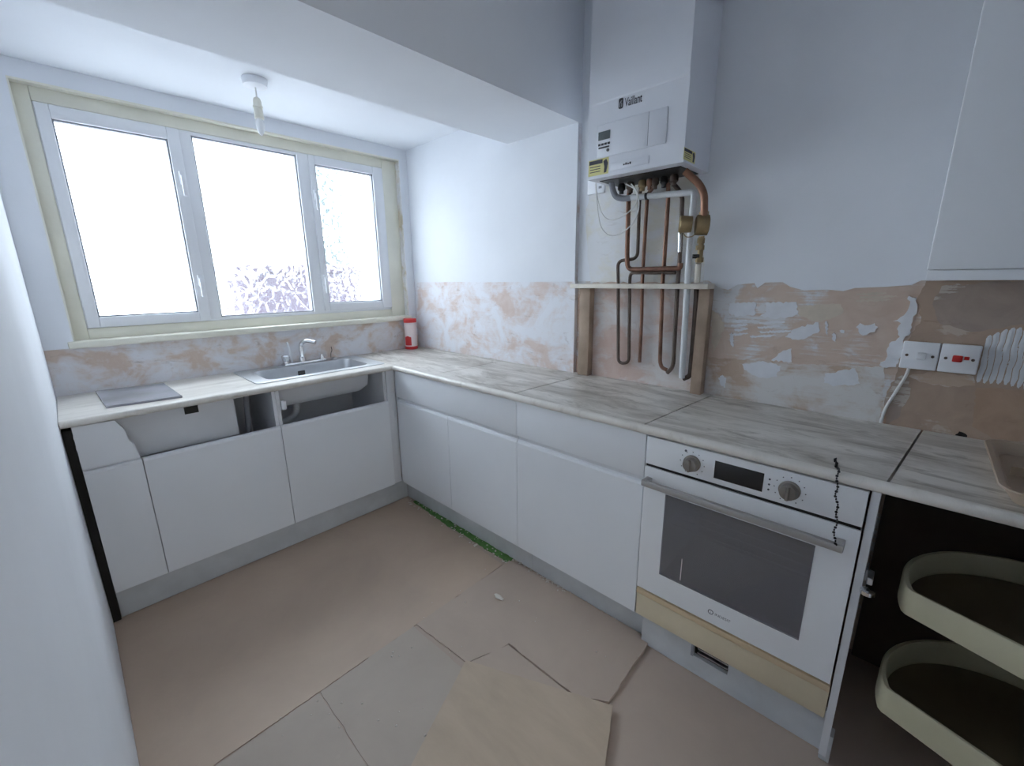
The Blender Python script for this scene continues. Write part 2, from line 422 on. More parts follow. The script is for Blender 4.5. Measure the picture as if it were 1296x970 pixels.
for i, (a, b, l) in enumerate([(270, 268, 70), (262, 290, 82), (280, 312, 66), (255, 335, 90), (405, 275, 130), (398, 298, 110), (410, 322, 160), (360, 345, 130), (905, 128, 150), (920, 145, 190), (905, 162, 170)]):
    patch([(a, b), (a+l, b-7), (a+l+8, b), (a+l*.6, b+8), (a+6, b+9)], patch_c if b < 170 else patch_w, seed=30+i, amp=.0025, name='adhesive_streak', step=.005)
def fn(px, py, w, h, sd): patch([(px, py), (px+w*.5, py-h*.3), (px+w, py), (px+w*.9, py+h), (px+w*.3, py+h*.8)], patch_w, seed=sd, amp=.003, step=.005)
for i, a in enumerate([(780, 340, 22, 36), (745, 285, 16, 60), (260, 345, 18, 60), (820, 318, 26, 14), (200, 560, 40, 50)]): fn(*a, 50+i)
def patch2(pts, mat, seed, th=.0035, amp=.004, name='plaster_patch'):
    return prism(name, ragged([onB(*p) for p in pts], .01, amp, seed), 0, XB-th, XB-.001, mat, wb)
patch2([(1192, 362), (1240, 358), (1296, 356), (1330, 360), (1330, 408), (1280, 412), (1230, 420), (1190, 410), (1180, 385)], pl_grey, 71)
patch2([(1150, 476), (1180, 470), (1232, 476), (1234, 488), (1200, 490), (1170, 484)], pl_low, 72)
patch2([(1120, 505), (1135, 478), (1148, 472), (1152, 500), (1136, 530), (1120, 540)], pl_grey, 73)
patch2([(1236, 490), (1330, 496), (1330, 560), (1260, 556), (1230, 540)], pl_brown2, 74, .003, .003)
# ribbed tile adhesive beside the socket
def ribs():
    y0, z1 = onB(1244, 424); _, z0 = onB(1244, 484)
    y1 = -3.30; ny, nz = 110, 14
    V, F = [], []
    for i in range(ny+1):
        for j in range(nz+1):
            y = y0+(y1-y0)*i/ny; z = z0+(z1-z0+.03*min(1, i/24))*j/nz
            e = min(i, ny-i, 3)/3*min(j, nz-j, 1)
            h = (.0008+.0017*(.5+.5*math.sin((y)*2*math.pi/.0135+.5*math.sin(z*40))))*e
            V.append((XB-.0015-h, y+.003*mnoise.noise((0, y*30, z*40)), z+.010*mnoise.noise((3, y*18, j//8))-(.012 if j == 0 else 0)))
    for i in range(ny):
        for j in range(nz):
            a = i*(nz+1)+j; F.append((a, a+1, a+nz+2, a+nz+1))
    return mk('ribbed_adhesive', V, F, patch_w, wb, True)
ribs()
hp = [(1209, 550), (1214, 546), (1222, 549), (1226, 556), (1214, 557), (1207, 555)]
prism('plaster_hole', ragged([onB(*p) for p in hp], .006, .003, 77), 0, XB-.0032, XB+.002, gap_black, wb)

# window wall with the opening
OX0, OX1, OZ0, OZ1 = -1.888, -0.112, 1.150, 2.215
zl = 1.125
ww = struct(boxes('wall_window', [(XL-.1, OX0, YW, .14, 0, HA), (OX1, .2, YW, .14, 0, HA), (OX0, OX1, YW, .14, 0, OZ0), (OX0, OX1, YW, .14, OZ1, HA)], pl_window), 'window wall with stripped plaster strip above the sink worktop', 'wall')
boxes('paint_skim', [(XL, OX0, YW-.003, YW+.004, zl, HA), (OX1, XA, YW-.003, YW+.004, zl+.04, HA), (OX0, OX1, YW-.003, YW+.004, OZ1, HA)], paint, ww)

# ------------------------------------------------------------------ window
W = struct(empty('window_1', ((OX0+OX1)/2, 0, OZ0)), 'white three light window of patterned obscure glass in cream surround', 'window')
sx0, sx1, sz0, sz1 = -1.832, -0.225, 1.205, 2.152
for (a, b, c, d) in [(OX0, sx0, OZ0, OZ1), (sx1, OX1, OZ0, OZ1), (sx0, sx1, sz1, OZ1), (sx0, sx1, OZ0, sz0)]:
    box('surround_board', a, b, -.022, .09, c, d, cream, W, .003)
box('reveal_lining', OX0, OX1, YW-.002, -.0225, OZ1-.008, OZ1+.0, cream, W)
box('reveal_lining', OX0, OX0+.006, YW-.002, -.0225, OZ0+.007, OZ1-.009, cream, W)
box('reveal_lining', OX1-.006, OX1, YW-.002, -.0225, OZ0+.007, OZ1-.009, peel, W)
# outer frame and mullions
fy0, fy1 = -.018, .05
for (a, b, c, d) in [(sx0, sx0+.018, sz0, sz1), (sx1-.018, sx1, sz0, sz1), (sx0, sx1, sz1-.018, sz1), (sx0, sx1, sz0, sz0+.018)]:
    box('frame_bar', a, b, fy0, fy1, c, d, upvc, W, .003)
for a, b in [(-1.347, -1.290), (-.782, -.712)]:
    box('mullion', a, b, fy0-.004, fy1, sz0+.01, sz1-.01, upvc, W, .004)
def sash(a, b, c, d, ga, gb, gc, gd, hx, side):
    s = boxes('sash', [(a, ga, -.034, .03, c, d), (gb, b, -.034, .03, c, d), (ga, gb, -.034, .03, gd, d), (ga, gb, -.034, .03, c, gc)], upvc, W, .004)
    bead = boxes('glazing_bead', [(ga-.004, ga+.006, -.024, .0, gc, gd), (gb-.006, gb+.004, -.024, .0, gc, gd), (ga, gb, -.024, .0, gd-.006, gd+.004), (ga, gb, -.024, .0, gc-.004, gc+.006)], pipe_grey, s)
    box('pane', ga, gb, -.004, .0, gc, gd, frosted, s)
    for hz in (1.42, 1.92):
        h_ = boxes('handle', [(hx-.012, hx+.012, -.052, -.034, hz-.03, hz+.03), (hx-.009, hx+.009, -.066, -.052, hz-.085, hz+.012)], upvc, s, .003)
    return s
sash(-1.829, -1.343, 1.208, 2.149, -1.785, -1.392, 1.256, 2.094, -1.362, 1)
sash(-.716, -.228, 1.222, 2.149, -.682, -.300, 1.270, 2.100, -.700, -1)
box('pane', -1.290, -.782, .004, .008, sz0+.016, sz1-.016, frosted, W)
boxes('glazing_bead', [(-1.291, -1.284, -.012, .004, sz0+.016, sz1-.016), (-.788, -.781, -.012, .004, sz0+.016, sz1-.016), (-1.29, -.782, -.012, .004, sz1-.024, sz1-.016), (-1.29, -.782, -.012, .004, sz0+.016, sz0+.024)], pipe_grey, W)
box('window_sill', OX0-.02, OX1+.0, YW-.035, -.02, OZ0-.026, OZ0+.006, cream, W, .006, 3)

# outside, seen blurred through the obscure glass
box_pane = box('pane', GX0+.07, GX1-.07, YK-.068, YK-.064, .12, GZ1-.07, clear_glass, gd)
struct(box('ground', -10, 10, -14, 14, -.3, -.2, concrete), 'pale paved ground outside the window', 'ground')
o = thing('outbuilding', (0, 2.2, -.2), 'dark purple grey brick outbuilding seen blurred through the glass', 'outbuilding')
box('wall', -.62, .60, 2.0, 2.9, -.2, 1.50, garden_brick, o, .01)
box('coping', -.66, .64, 1.96, 2.94, 1.50, 1.58, garden_brick, o, .01)
def bush(loc, r, h, label, seed):
    rr = random.Random(seed); bm = bmesh.new()
    bmesh.ops.create_icosphere(bm, subdivisions=4, radius=1)
    for v in bm.verts:
        k = 1+.3*mnoise.noise(v.co*2.3+Vector((seed, 0, 0)))+.2*mnoise.noise(v.co*7)
        v.co = Vector((loc[0]+v.co.x*r*k, loc[1]+v.co.y*r*k, loc[2]+h*.55+v.co.z*h*.45*k))
    t = thing('tree', loc, label, 'tree')
    bm_obj('crown', bm, leafy, t); tube('trunk', [loc, (loc[0], loc[1], loc[2]+h*.4)], .06, oldwood, t)
bush((.86, 3.4, -.2), .28, 3.9, 'pale blurred garden tree behind the small right window pane', 3)

# ------------------------------------------------------------------ loose floor sheets
def sheet(name, poly, th, mat, label, z0=0.0, seed=1, amp=.002):
    o = prism(name, ragged(poly, .03, amp, seed), 2, z0, z0+th, mat)
    return tag(o, label, 'floor sheet', 'loose floor sheets')
PF = -.512
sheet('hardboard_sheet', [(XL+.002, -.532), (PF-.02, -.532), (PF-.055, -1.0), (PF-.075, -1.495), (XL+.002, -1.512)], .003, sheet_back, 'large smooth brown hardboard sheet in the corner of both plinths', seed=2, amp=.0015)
sheet('hardboard_sheet', [(XL+.002, -1.520), (-1.518, -1.510), (-1.520, -2.6), (XL+.002, -2.6)], .003, sheet_pale, 'grey brown hardboard sheet along the left wall, beside the pale one', seed=3)
sheet('hardboard_sheet', [(-1.513, -1.508), (-1.122, -1.500), (-1.112, -1.79), (-1.115, -2.5), (-1.516, -2.5)], .003, sheet_pale, 'pale grey hardboard sheet with white specks, half under the raised plywood', seed=4)
sheet('hardboard_sheet', [(-1.108, -1.503), (PF-.03, -1.498), (PF-.012, -1.850), (-.925, -1.853), (-1.085, -1.800)], .005, sheet_mid, 'pinkish brown hardboard piece holding a white plaster crumb', seed=5)
sheet('hardboard_sheet', [(-.918, -1.857), (PF-.012, -1.854), (PF-.01, -2.258), (-.86, -2.272), (-.918, -2.18)], .012, sheet_mid, 'thick hardboard piece with a raised dark edge in front of the oven plinth', seed=6)
sheet('hardboard_sheet', [(-1.075, -1.808), (-.9225, -1.858), (-.9225, -2.165), (-.99, -2.10)], .008, sheet_mid, 'narrow hardboard wedge between the thick piece and the plywood offcut', seed=16, amp=.001)
# top plywood board, rotated, lying on the others
a = Vector((-1.09, -1.80)); b = Vector((-.868, -2.293)); dr = Vector((-.91, -.41))
sheet('plywood_offcut', [tuple(a), tuple(b), tuple(b+dr*.95), tuple(a+dr*.95)], .010, sheet_ply, 'rotated plywood offcut lying on top of the other floor sheets', z0=.0122, seed=8, amp=.0015)
# remains along the plinth
gp = []
ys = [-.62, -.75, -.9, -1.05, -1.2, -1.35, -1.5]
for i, y in enumerate(ys): gp.append((PF-.004, y))
gp2 = [(PF-.012-.030*min(1, (abs(y)-.55)/.4)+rnd.uniform(-.006, .006), y) for y in reversed(ys)]
tag(prism('lino_strip', ragged(gp+gp2, .02, .004, 9), 2, 0.0, .0045, green_m), 'torn green lino strip along the foot of the plinth', 'lino')
bm = bmesh.new()
for i in range(150):
    y = rnd.uniform(-2.15, -.56); x = PF-.006-abs(rnd.gauss(0, .012)) - (.035 if (y > -1.5 and rnd.random() < .55) else 0)
    s = rnd.uniform(.002, .006); mtx = Matrix.Translation((x, y, .004 if y > -1.5 else .006)) @ Matrix.Rotation(rnd.random()*3, 4, 'Z') @ Matrix.Diagonal((s*rnd.uniform(.8, 2.5), s, s*.6, 1))
    bmesh.ops.create_icosphere(bm, subdivisions=1, radius=1, matrix=mtx)
rb = bm_obj('plaster_crumbs', bm, rubble, None, False); tag(rb, 'pale plaster crumbs scattered along the foot of the plinth', 'debris', kind='stuff')
bm = bmesh.new()
for i in range(46):
    x, y = rnd.uniform(-1.7, -.62), rnd.uniform(-2.2, -1.45)
    s = rnd.uniform(.0012, .0032)
    bmesh.ops.create_icosphere(bm, subdivisions=1, radius=1, matrix=Matrix.Translation((x, y, .004 if x < -1.12 else .013)) @ Matrix.Diagonal((s*1.5, s, s, 1)))
rb = bm_obj('floor_specks', bm, rubble, None, False); tag(rb, 'white specks of plaster scattered over the floor sheets', 'debris', kind='stuff')
bm = bmesh.new(); bmesh.ops.create_icosphere(bm, subdivisions=3, radius=1)
for v in bm.verts:
    k = 1+.35*mnoise.noise(v.co*1.8); v.co = Vector((-.765+v.co.x*.011*k, -1.648+v.co.y*.026*k, .0095+v.co.z*.0055*k))
tag(bm_obj('plaster_crumb', bm, rubble), 'larger white plaster crumb lying on the pinkish sheet', 'debris')

# ------------------------------------------------------------------ cabinets, left run
def door_x(x0, x1, parent, name='door', z0=ZB, z1=ZT):   # front faces -y
    pr = [(D, z0), (D, z1-.014), (D+.004, z1-.004), (D+.012, z1), (D+.018, z1), (D+.018, z0)]
    return prism(name, pr, 0, x0+.0015, x1-.0015, unit_white, parent)
def door_y(y0, y1, parent, name='door', z0=ZB, z1=ZT):   # front faces -x
    pr = [(D, z0), (D, z1-.014), (D+.004, z1-.004), (D+.012, z1), (D+.018, z1), (D+.018, z0)]
    # poly axes are (x,z) when extruding along y
    return prism(name, pr, 1, y0-.0015, y1+.0015, unit_white, parent)
CF = D+.020; CBk = YW-.02
def carcass_x(c, x0, x1, lt=ZD, rt=ZD):
    box('side_panel', x0+.0005, x0+.016, CF, CBk-.04, ZB, lt, carcass, c)
    box('side_panel', x1-.016, x1-.0005, CF, CBk-.04, ZB, rt, carcass, c)
    box('base_panel', x0+.017, x1-.017, CF, CBk-.05, ZB, ZB+.016, carcass, c)
    box('back_panel', x0+.017, x1-.017, CBk-.052, CBk-.04, ZB+.017, ZD, carcass, c)
c1 = thing('base_cabinet', ((XU+X1)/2, -.3, ZB), 'narrow white cabinet at the left wall, with ragged drawer blank', 'cabinet', 'white base cabinets')
carcass_x(c1, XU, X1, ZD, ZT-.02); door_x(XU, X1, c1)
pr = ragged([(XU+.001, ZT+.010), (X1-.006, ZT+.010), (X1-.012, .765), (X1-.028, .790), (X1-.032, .835), (X1-.055, ZD-.003), (XU+.001, ZD-.003)], .02, .0015, 12)
box('pull_rail', XU+.002, X1-.004, D+.0125, D+.0178, ZT+.0005, ZT+.0098, carcass, c1)
prism('drawer_front', pr, 1, D+.002, D+.018, unit_white, c1)
c2 = thing('base_cabinet', ((X1+X2)/2, -.3, ZB), 'white cabinet with open drawer gap under the grey slab', 'cabinet', 'white base cabinets')
carcass_x(c2, X1, X2, ZT-.02, ZD); door_x(X1, X2, c2)
bb = box('inner_board', XU+.03, -1.405, -.500, -.486, ZT-.015, ZD, carcass, c2)
box('board_slot', -1.600, -1.548, -.503, -.492, .832, .866, gap_black, bb)
c3 = thing('sink_cabinet', ((X2+XR)/2, -.3, ZB), 'white sink cabinet with open gap showing the bowl underside', 'cabinet', 'white base cabinets')
carcass_x(c3, X2, XR); door_x(X2, XR, c3)
box('bracket', X2+.017, X2+.040, D+.0, D+.02, .78, .825, unit_white, c3, .002)
# waste pipe of the sink (inside the open unit)
wp = tag(tube('waste_pipe', [(-1.06, -.30, .755), (-1.06, -.30, .66), (-1.16, -.30, .62), (-1.21, -.30, .60)], .02, pipe_white, None, .05, 14), 'white plastic waste pipe under the sink bowl', 'pipe')
tag(tube('grey_hose', [(-1.33, -.42, .878), (-1.335, -.41, .76), (-1.345, -.40, .60), (-1.35, -.36, .30), (-1.36, -.30, .19)], .013, pipe_grey, None, .1, 12), 'grey hose hanging inside the open cabinet gap', 'hose')
cp = thing('corner_post', (-.6, -.57, 0), 'white filler post where both cabinet runs meet', 'filler post')
box('post_face', XR+.001, D+.004, CF-.012, CF+.02, ZB, ZD, carcass, cp, .001)
box('post_return', D+.006, D+.03, Y1+.002, CF-.013, ZB, ZD, carcass, cp, .001)
tag(box('plinth_board', XU, -.514, -.5288, -.512, .001, ZB-.003, plinth_m, None, .0015), 'long grey plinth board under the sink run', 'plinth', 'grey plinth boards')
tag(box('gap_shade_fill', XL+.001, XU-.002, -.545, -.20, .001, ZD-.02, gap_black), 'black fill painting the shade in the gap between end cabinet and left wall', 'painted gap shade')  # black box stands in for the shade of the open gap

# ------------------------------------------------------------------ cabinets, right run
def carcass_y(c, y0, y1):
    box('side_panel', CF, XB-.06, y1+.0005, y1+.016, ZB, ZD, carcass, c)
    box('side_panel', CF, XB-.06, y0-.016, y0-.0005, ZB, ZD, carcass, c)
    box('base_panel', CF, XB-.06, y1+.017, y0-.017, ZB, ZB+.016, carcass, c)
def drawer_y(y0, y1, parent):
    box('pull_rail', D+.0125, D+.0195, y1+.002, y0-.002, ZT+.0005, ZT+.030, carcass, parent)
    box('drawer_front', D, D+.0122, y1+.0015, y0-.0015, ZT+.020, ZD-.002, unit_white, parent, .0015)
d1 = thing('double_cabinet', (-.3, (Y1+Y3)/2, ZB), 'two door white cabinet with one wide drawer front, by the corner', 'cabinet', 'white base cabinets')
carcass_y(d1, Y1, Y3); door_y(Y1, Y2, d1); door_y(Y2, Y3, d1); drawer_y(Y1, Y3, d1)
d2 = thing('base_cabinet', (-.3, (Y3+YO)/2, ZB), 'wide single door white cabinet next to the oven', 'cabinet', 'white base cabinets')
carcass_y(d2, Y3, YO); door_y(Y3, YO, d2); drawer_y(Y3, YO, d2)
for i, (ya, yb, lb) in enumerate([(-.53, -1.628, 'grey plinth board behind the green lino strip'), (-1.630, -2.228, 'grey plinth board under the wide single door cabinet')]):
    tag(box('plinth_board', -.515, -.499, yb, ya, .001, ZB-.003, plinth_m, None, .0015), lb, 'plinth', 'grey plinth boards')

# oven housing: bottom filler, plinth with slot, end panel
ob = thing('oven_base_board', (-.56, (YO+YR)/2, .15), 'cream filler board with pale wood ledge under the oven', 'filler board')
box('face_board', D+.001, D+.022, YR, YO-.002, .150, .246, wood_cream, ob, .002)
box('wood_ledge', D-.004, D+.06, YR, YO-.002, .2465, .268, wood_tan, ob, .002)
px_ = thing('plinth_board', (-.51, (YO+YR)/2, 0), 'plinth board with a ventilation slot under the oven', 'plinth', 'grey plinth boards')
vy0, vy1 = -2.428, -2.545
boxes('board', [(-.545, -.529, vy0, -2.230, .001, .148), (-.545, -.529, YR-.004, vy1, .001, .148), (-.545, -.529, vy1, vy0, .001, .075), (-.545, -.529, vy1, vy0, .125, .148)], plinth_m, px_)
box('slot_back', -.520, -.512, vy1-.01, vy0+.01, .06, .14, gap_black, px_)
for k in range(2): box('slot_louvre', -.540, -.524, vy1+.003, vy0-.012, .088+.018*k, .093+.018*k, steel, px_, .001)
box('slot_frame', -.547, -.5455, vy0-.001, vy0+.008, .072, .13, pipe_grey, px_)
ep = thing('end_panel', (-.3, YR-.012, 0), 'worn white end panel on the right side of the oven', 'panel')
prism('panel', [(D+.002, .02), (D+.002, ZD), (XB-.05, ZD), (XB-.05, 0.001), (-.50, 0.001), (-.50, .02)], 1, YR-.003, YR-.021, carcass, ep)
box('foot_block', D+.004, -.54, YR-.030, YR-.004, .001, .1, plinth_m, ep, .003)
hg = thing('cabinet_hinge', (-.57, YR-.03, .62), 'small metal cabinet hinge fixed to the end panel', 'hinge')
box('hinge_plate', -.565, -.520, YR-.027, YR-.0215, .625, .655, steel, hg, .002)
box('hinge_arm', -.592, -.545, YR-.040, YR-.0275, .630, .650, steel, hg, .003)
lathe('hinge_cup', [(0, .016), (.010, .016), (.012, .012)], (-.592, YR-.034, .605), (0, 0, 1), chrome, hg, 14)

# ------------------------------------------------------------------ oven
ov = thing('built_in_oven', (-.35, (YO+YR)/2, .268), 'white built-in electric oven with dark glass door and two knobs', 'oven')
oy0, oy1 = YO-.004, YR+.002
OF = D-.006   # front plane
cz = .774
boxes('body', [(D+.02, -.08, oy1+.02, oy0-.02, .275, .30), (D+.02, -.08, oy1+.02, oy0-.02, .85, .875), (D+.02, -.08, oy1+.02, oy1+.05, .30, .85), (D+.02, -.08, oy0-.05, oy0-.02, .30, .85), (-.12, -.08, oy1+.05, oy0-.05, .30, .85)], dark, ov)
cpn = box('control_panel', OF, D+.02, oy1, oy0, cz+.004, .879, oven_m, ov, .003)
box('panel_gap', OF+.006, D+.02, oy1+.002, oy0-.002, cz-.006, cz+.0035, gap_black, ov)
gy0, gy1, gz0, gz1 = -2.298, -2.724, .372, .685
dz0, dz1 = .278, cz-.0065
dr_ = boxes('oven_door', [(OF, D+.018, gy0, oy0, dz0, dz1), (OF, D+.018, oy1, gy1, dz0, dz1), (OF, D+.018, gy1, gy0, dz0, gz0), (OF, D+.018, gy1, gy0, gz1, dz1)], oven_m, ov)
box('door_glass', OF-.0012, OF+.004, gy1-.001, gy0+.001, gz0-.001, gz1+.001, oven_glass, dr_)
hb = tube('handle', [(OF-.038, -2.228, .722), (OF-.038, -2.782, .722)], .001, handle_m, dr_)
bpy.data.objects.remove(hb)
hb = box('handle', OF-.046, OF-.030, -2.786, -2.226, .712, .734, handle_m, dr_, .004)
for y in (-2.236, -2.776): box('handle_bracket', OF-.030, OF-.0005, y-.010, y+.010, .713, .732, handle_m, hb, .002)
# rack and interior seen through the glass
rk = empty('oven_rack', (-.33, -2.51, .545), ov)
tube('rack_rail', [(-.556, gy1-.02, .560), (-.556, gy0+.02, .560)], .0035, chrome, rk, 0, 8)
for k in range(9): tube('rack_wire', [(-.53+.05*k, gy1-.02, .552), (-.53+.05*k, gy0+.02, .552)], .0022, steel, rk, 0, 6)
# knobs, pointer marks, display
for y, z, lb in ((-2.375, .825, 0), (-2.646, .826, 1)):
    kn = lathe('control_knob', [(0, .027), (.006, .027), (.008, .023), (.026, .021), (.028, .018)], (OF, y, z), (-1, 0, 0), knob_m, cpn, 24)
    box('knob_grip', OF-.034, OF-.008, y-.0045, y+.0045, z-.021, z+.021, knob_m, kn, .003)
    for q in range(11):
        an = math.radians(-150+30*q)
        yy = y-.038*math.sin(an); z2 = z+.038*math.cos(an)
        box('dial_mark', OF-.0006, OF+.001, yy-.0014, yy+.0014, z2-.0014, z2+.0014, ink, cpn)
lathe('dial_mark', [(0, .004), (.001, .004)], (OF+.0002, -2.352, .862), (-1, 0, 0), ink, cpn, 10)
box('display', OF-.0015, OF+.002, -2.580, -2.444, .797, .855, dark, cpn, .0006)
for q in range(3): lathe('touch_mark', [(0, .003), (.001, .003)], (OF+.0002, -2.595, .81+.016*q), (-1, 0, 0), ink, cpn, 8)
# maker's mark on the door
em = lathe('emblem_ring', [(0, .0088), (.0009, .0088), (.0009, .0066), (0, .0066)], (OF+.0001, -2.481, .3205), (-1, 0, 0), ink, dr_, 24)
text_mesh('emblem_letter', 'i', .012, (OF-.0003, -2.4795, .3163), (0, -1, 0), (0, 0, 1), ink, dr_)
text_mesh('lettering', 'INDESIT', .0135, (OF-.0003, -2.494, .3158), (0, -1, 0), (0, 0, 1), ink, dr_, xs=1.02)
# thin white bar painted on the glass as a bright reflection
box('painted_reflection', OF-.0018, OF-.0010, -2.374, -2.3715, .385, .470, label_w, dr_)
# chain hanging from worktop over the handle
bm = bmesh.new()
ch = fillet([(-.505, -2.728, H+.006), (-.6, -2.743, H+.006), (-.6195, -2.749, H-.02), (-.624, -2.760, .80), (-.640, -2.768, .735), (-.634, -2.775, .7365)], .012, 4)
acc = 0.0; prev = ch[0]; pts = []
for p in ch[1:]:
    seg = (p-prev).length; k = 0.0
    while acc+ (seg-k) >= .0068:
        k += .0068-acc; acc = 0; pts.append(prev+(p-prev)*(k/seg))
    acc += seg-k; prev = p
for i, p in enumerate(pts):
    mtx = Matrix.Translation(p+Vector((0, .0022*math.sin(i*.9)+.0015*math.sin(i*.37), 0))) @ Matrix.Diagonal((.0024, .0022+.0016*(i % 2), .0038, 1))
    bmesh.ops.create_icosphere(bm, subdivisions=1, radius=1, matrix=mtx)
tag(bm_obj('bead_chain', bm, dark), 'thin dark chain hanging over the worktop edge onto the oven handle', 'chain')

# ------------------------------------------------------------------ worktop
WT = thing('worktop', (-.6, -.6, H-.03), 'L-shaped marble effect worktop with cut joints and rounded front edge', 'worktop')
th = .030; fe = -.578
SNX0, SNX1, SNY0, SNY1 = -1.235, -.660, -.470, -.165    # cut-out for the sink bowl
joints = [(-.985, -.987), (-1.575, -1.600), (-2.20, -2.238), (-2.842, -2.898)]
edges = [(-.578, -.578)] + joints + [(YK+.002, YK+.002)]
def sec_right(i):
    (f0, b0), (f1, b1) = edges[i], edges[i+1]
    xb = XA-.004 if i < 1 else XB-.004
    g = .0027
    if i == 0:
        poly = [(fe, f0-.0005), (fe, f1+g), (XA-.004, b1+g), (XA-.004, YW-.005), (fe+.0005, YW-.005)]
    elif i == 1:
        poly = [(fe, f0-g), (fe, f1+g), (XB-.004, b1+g), (XB-.004, YB-.002), (XA-.004, YB-.002), (XA-.004, b0-g)]
    else:
        poly = [(fe, f0-g), (fe, f1+g), (XB-.004, b1+g), (XB-.004, b0-g)]
    prism('worktop_section', poly, 2, H-th, H, marble_y, WT)
for i in range(5): sec_right(i)
# left run: slab with the bowl cut-out (one section left of the sink, strips around it)
bm = bmesh.new()
xl, yb_ = XL+.002, YW-.004
for l in [(xl, SNX0, fe, yb_, H-th, H), (SNX1, fe-.0005, fe, yb_, H-th, H), (SNX0, SNX1, fe, SNY0, H-th, H), (SNX0, SNX1, SNY1, yb_, H-th, H)]: add_box(bm, *l)
bmesh.ops.remove_doubles(bm, verts=bm.verts[:], dist=.0002)
bm_obj('worktop_section', bm, marble_x, WT, False)
def edge_prof():
    # rounded front edge: (offset from fe outward, z)
    pts = [(0.0005, H-th)]
    for k in range(7):
        a_ = -math.pi/2+math.pi*k/6
        pts.append((.008+.014*math.cos(a_), H-th/2+(th/2)*math.sin(a_)))
    pts.append((0.0005, H)); return pts
pf = edge_prof()
prism('front_edge', [(fe-o_, z) for o_, z in pf], 1, fe-.0215, YK+.002, edge_m, WT, True)
prism('front_edge', [(fe-o_, z) for o_, z in pf], 0, XL+.002, fe-.0005, edge_m, WT, True)

# ------------------------------------------------------------------ sink and tap
sk = thing('sink', ((SNX0+SNX1)/2, -.3, H), 'stainless steel inset sink with single rectangular bowl', 'sink')
def rrect(x0, x1, y0, y1, r, n=6):
    o = []
    for cx_, cy_, a0 in ((x1-r, y1-r, 0), (x0+r, y1-r, 90), (x0+r, y0+r, 180), (x1-r, y0+r, 270)):
        for k in range(n+1):
            an = math.radians(a0+90*k/n); o.append((cx_+r*math.cos(an), cy_+r*math.sin(an)))
    return o
def rings_mesh(name, rings, mat, parent, cap=True):
    bm = bmesh.new(); R_ = [[bm.verts.new(p) for p in r] for r in rings]; n = len(R_[0])
    for A, B in zip(R_, R_[1:]):
        for k in range(n): bm.faces.new((A[k], A[(k+1) % n], B[(k+1) % n], B[k]))
    if cap: bm.faces.new(R_[-1])
    return bm_obj(name, bm, mat, parent)
rx0, rx1, ry0, ry1 = -1.30, -.585, -.512, -.082
bx0, bx1, by0, by1 = SNX0+.006, SNX1-.006, SNY0+.006, SNY1-.006
R3 = lambda rect, z: [(x, y, z) for x, y in rect]
rings = [R3(rrect(rx0, rx1, ry0, ry1, .03), H+.0005), R3(rrect(rx0+.001, rx1-.001, ry0+.001, ry1-.001, .03), H+.004), R3(rrect(rx0+.01, rx1-.01, ry0+.01, ry1-.01, .025), H+.005),
         R3(rrect(bx0, bx1, by0, by1, .05), H+.004), R3(rrect(bx0+.004, bx1-.004, by0+.004, by1-.004, .05), H-.002),
         R3(rrect(bx0+.012, bx1-.012, by0+.012, by1-.012, .05), H-.12), R3(rrect(bx0+.04, bx1-.04, by0+.04, by1-.04, .05), H-.15)]
rings_mesh('bowl', rings, steel_sat, sk)
lathe('drain', [(0, .04), (.003, .04), (.0035, .03), (.001, .028)], (-1.06, -.30, H-.150), (0, 0, 1), chrome, sk, 24)
box('overflow', -.985, -.945, by1-.0125, by1-.0060, H-.055, H-.028, dark, sk, .002)
rings_mesh('bowl_underside', [R3(rrect(bx0-.003, bx1+.003, by0-.003, by1+.003, .05), H-th-.001), R3(rrect(bx0+.006, bx1-.006, by0+.006, by1-.006, .05), H-.124), R3(rrect(bx0+.036, bx1-.036, by0+.036, by1-.036, .05), H-.1565)], carcass, sk)
tp = thing('mixer_tap', (-.93, -.115, H+.005), 'chrome bridge mixer tap with swan spout behind the sink bowl', 'tap')
ty = -.118; z0 = H+.005
rings_mesh('deck_plate', [R3(rrect(-1.05, -.78, ty-.024, ty+.024, .022), z0), R3(rrect(-1.05, -.78, ty-.024, ty+.024, .022), z0+.010), R3(rrect(-1.045, -.785, ty-.019, ty+.019, .018), z0+.014)], chrome, tp)
for x in (-1.022, -.808):
    kn = lathe('tap_handle', [(0, .017), (.012, .015), (.016, .021), (.042, .024), (.050, .018), (.052, .004)], (x, ty, z0+.012), (0, 0, 1), chrome, tp, 18) if x < -1 else lathe('valve_stem', [(0, .016), (.010, .014), (.012, .009), (.028, .008), (.030, .004)], (x, ty, z0+.012), (0, 0, 1), chrome, tp, 16)
tube('spout', [(-.928, ty, z0+.010), (-.928, ty, z0+.120), (-.905, ty-.03, z0+.142), (-.868, ty-.075, z0+.128)], .0125, chrome, tp, .035, 14)
lathe('spout_base', [(0, .021), (.02, .019), (.03, .014)], (-.928, ty, z0+.012), (0, 0, 1), chrome, tp, 18)
tube('spray_lever', [(-.985, ty+.01, z0+.012), (-.990, ty+.014, z0+.07), (-.998, ty+.016, z0+.135)], .006, upvc, tp, .02, 10)
lathe('side_cap', [(0, .018), (.008, .017), (.012, .010), (.014, .002)], (-.735, -.125, H+.005), (0, 0, 1), steel, sk, 18)
tube('loose_wire', [(-.752, -.118, H+.016), (-.748, -.116, H+.045), (-.738, -.115, H+.06), (-.742, -.116, H+.085)], .0018, dark, sk, .01, 6)

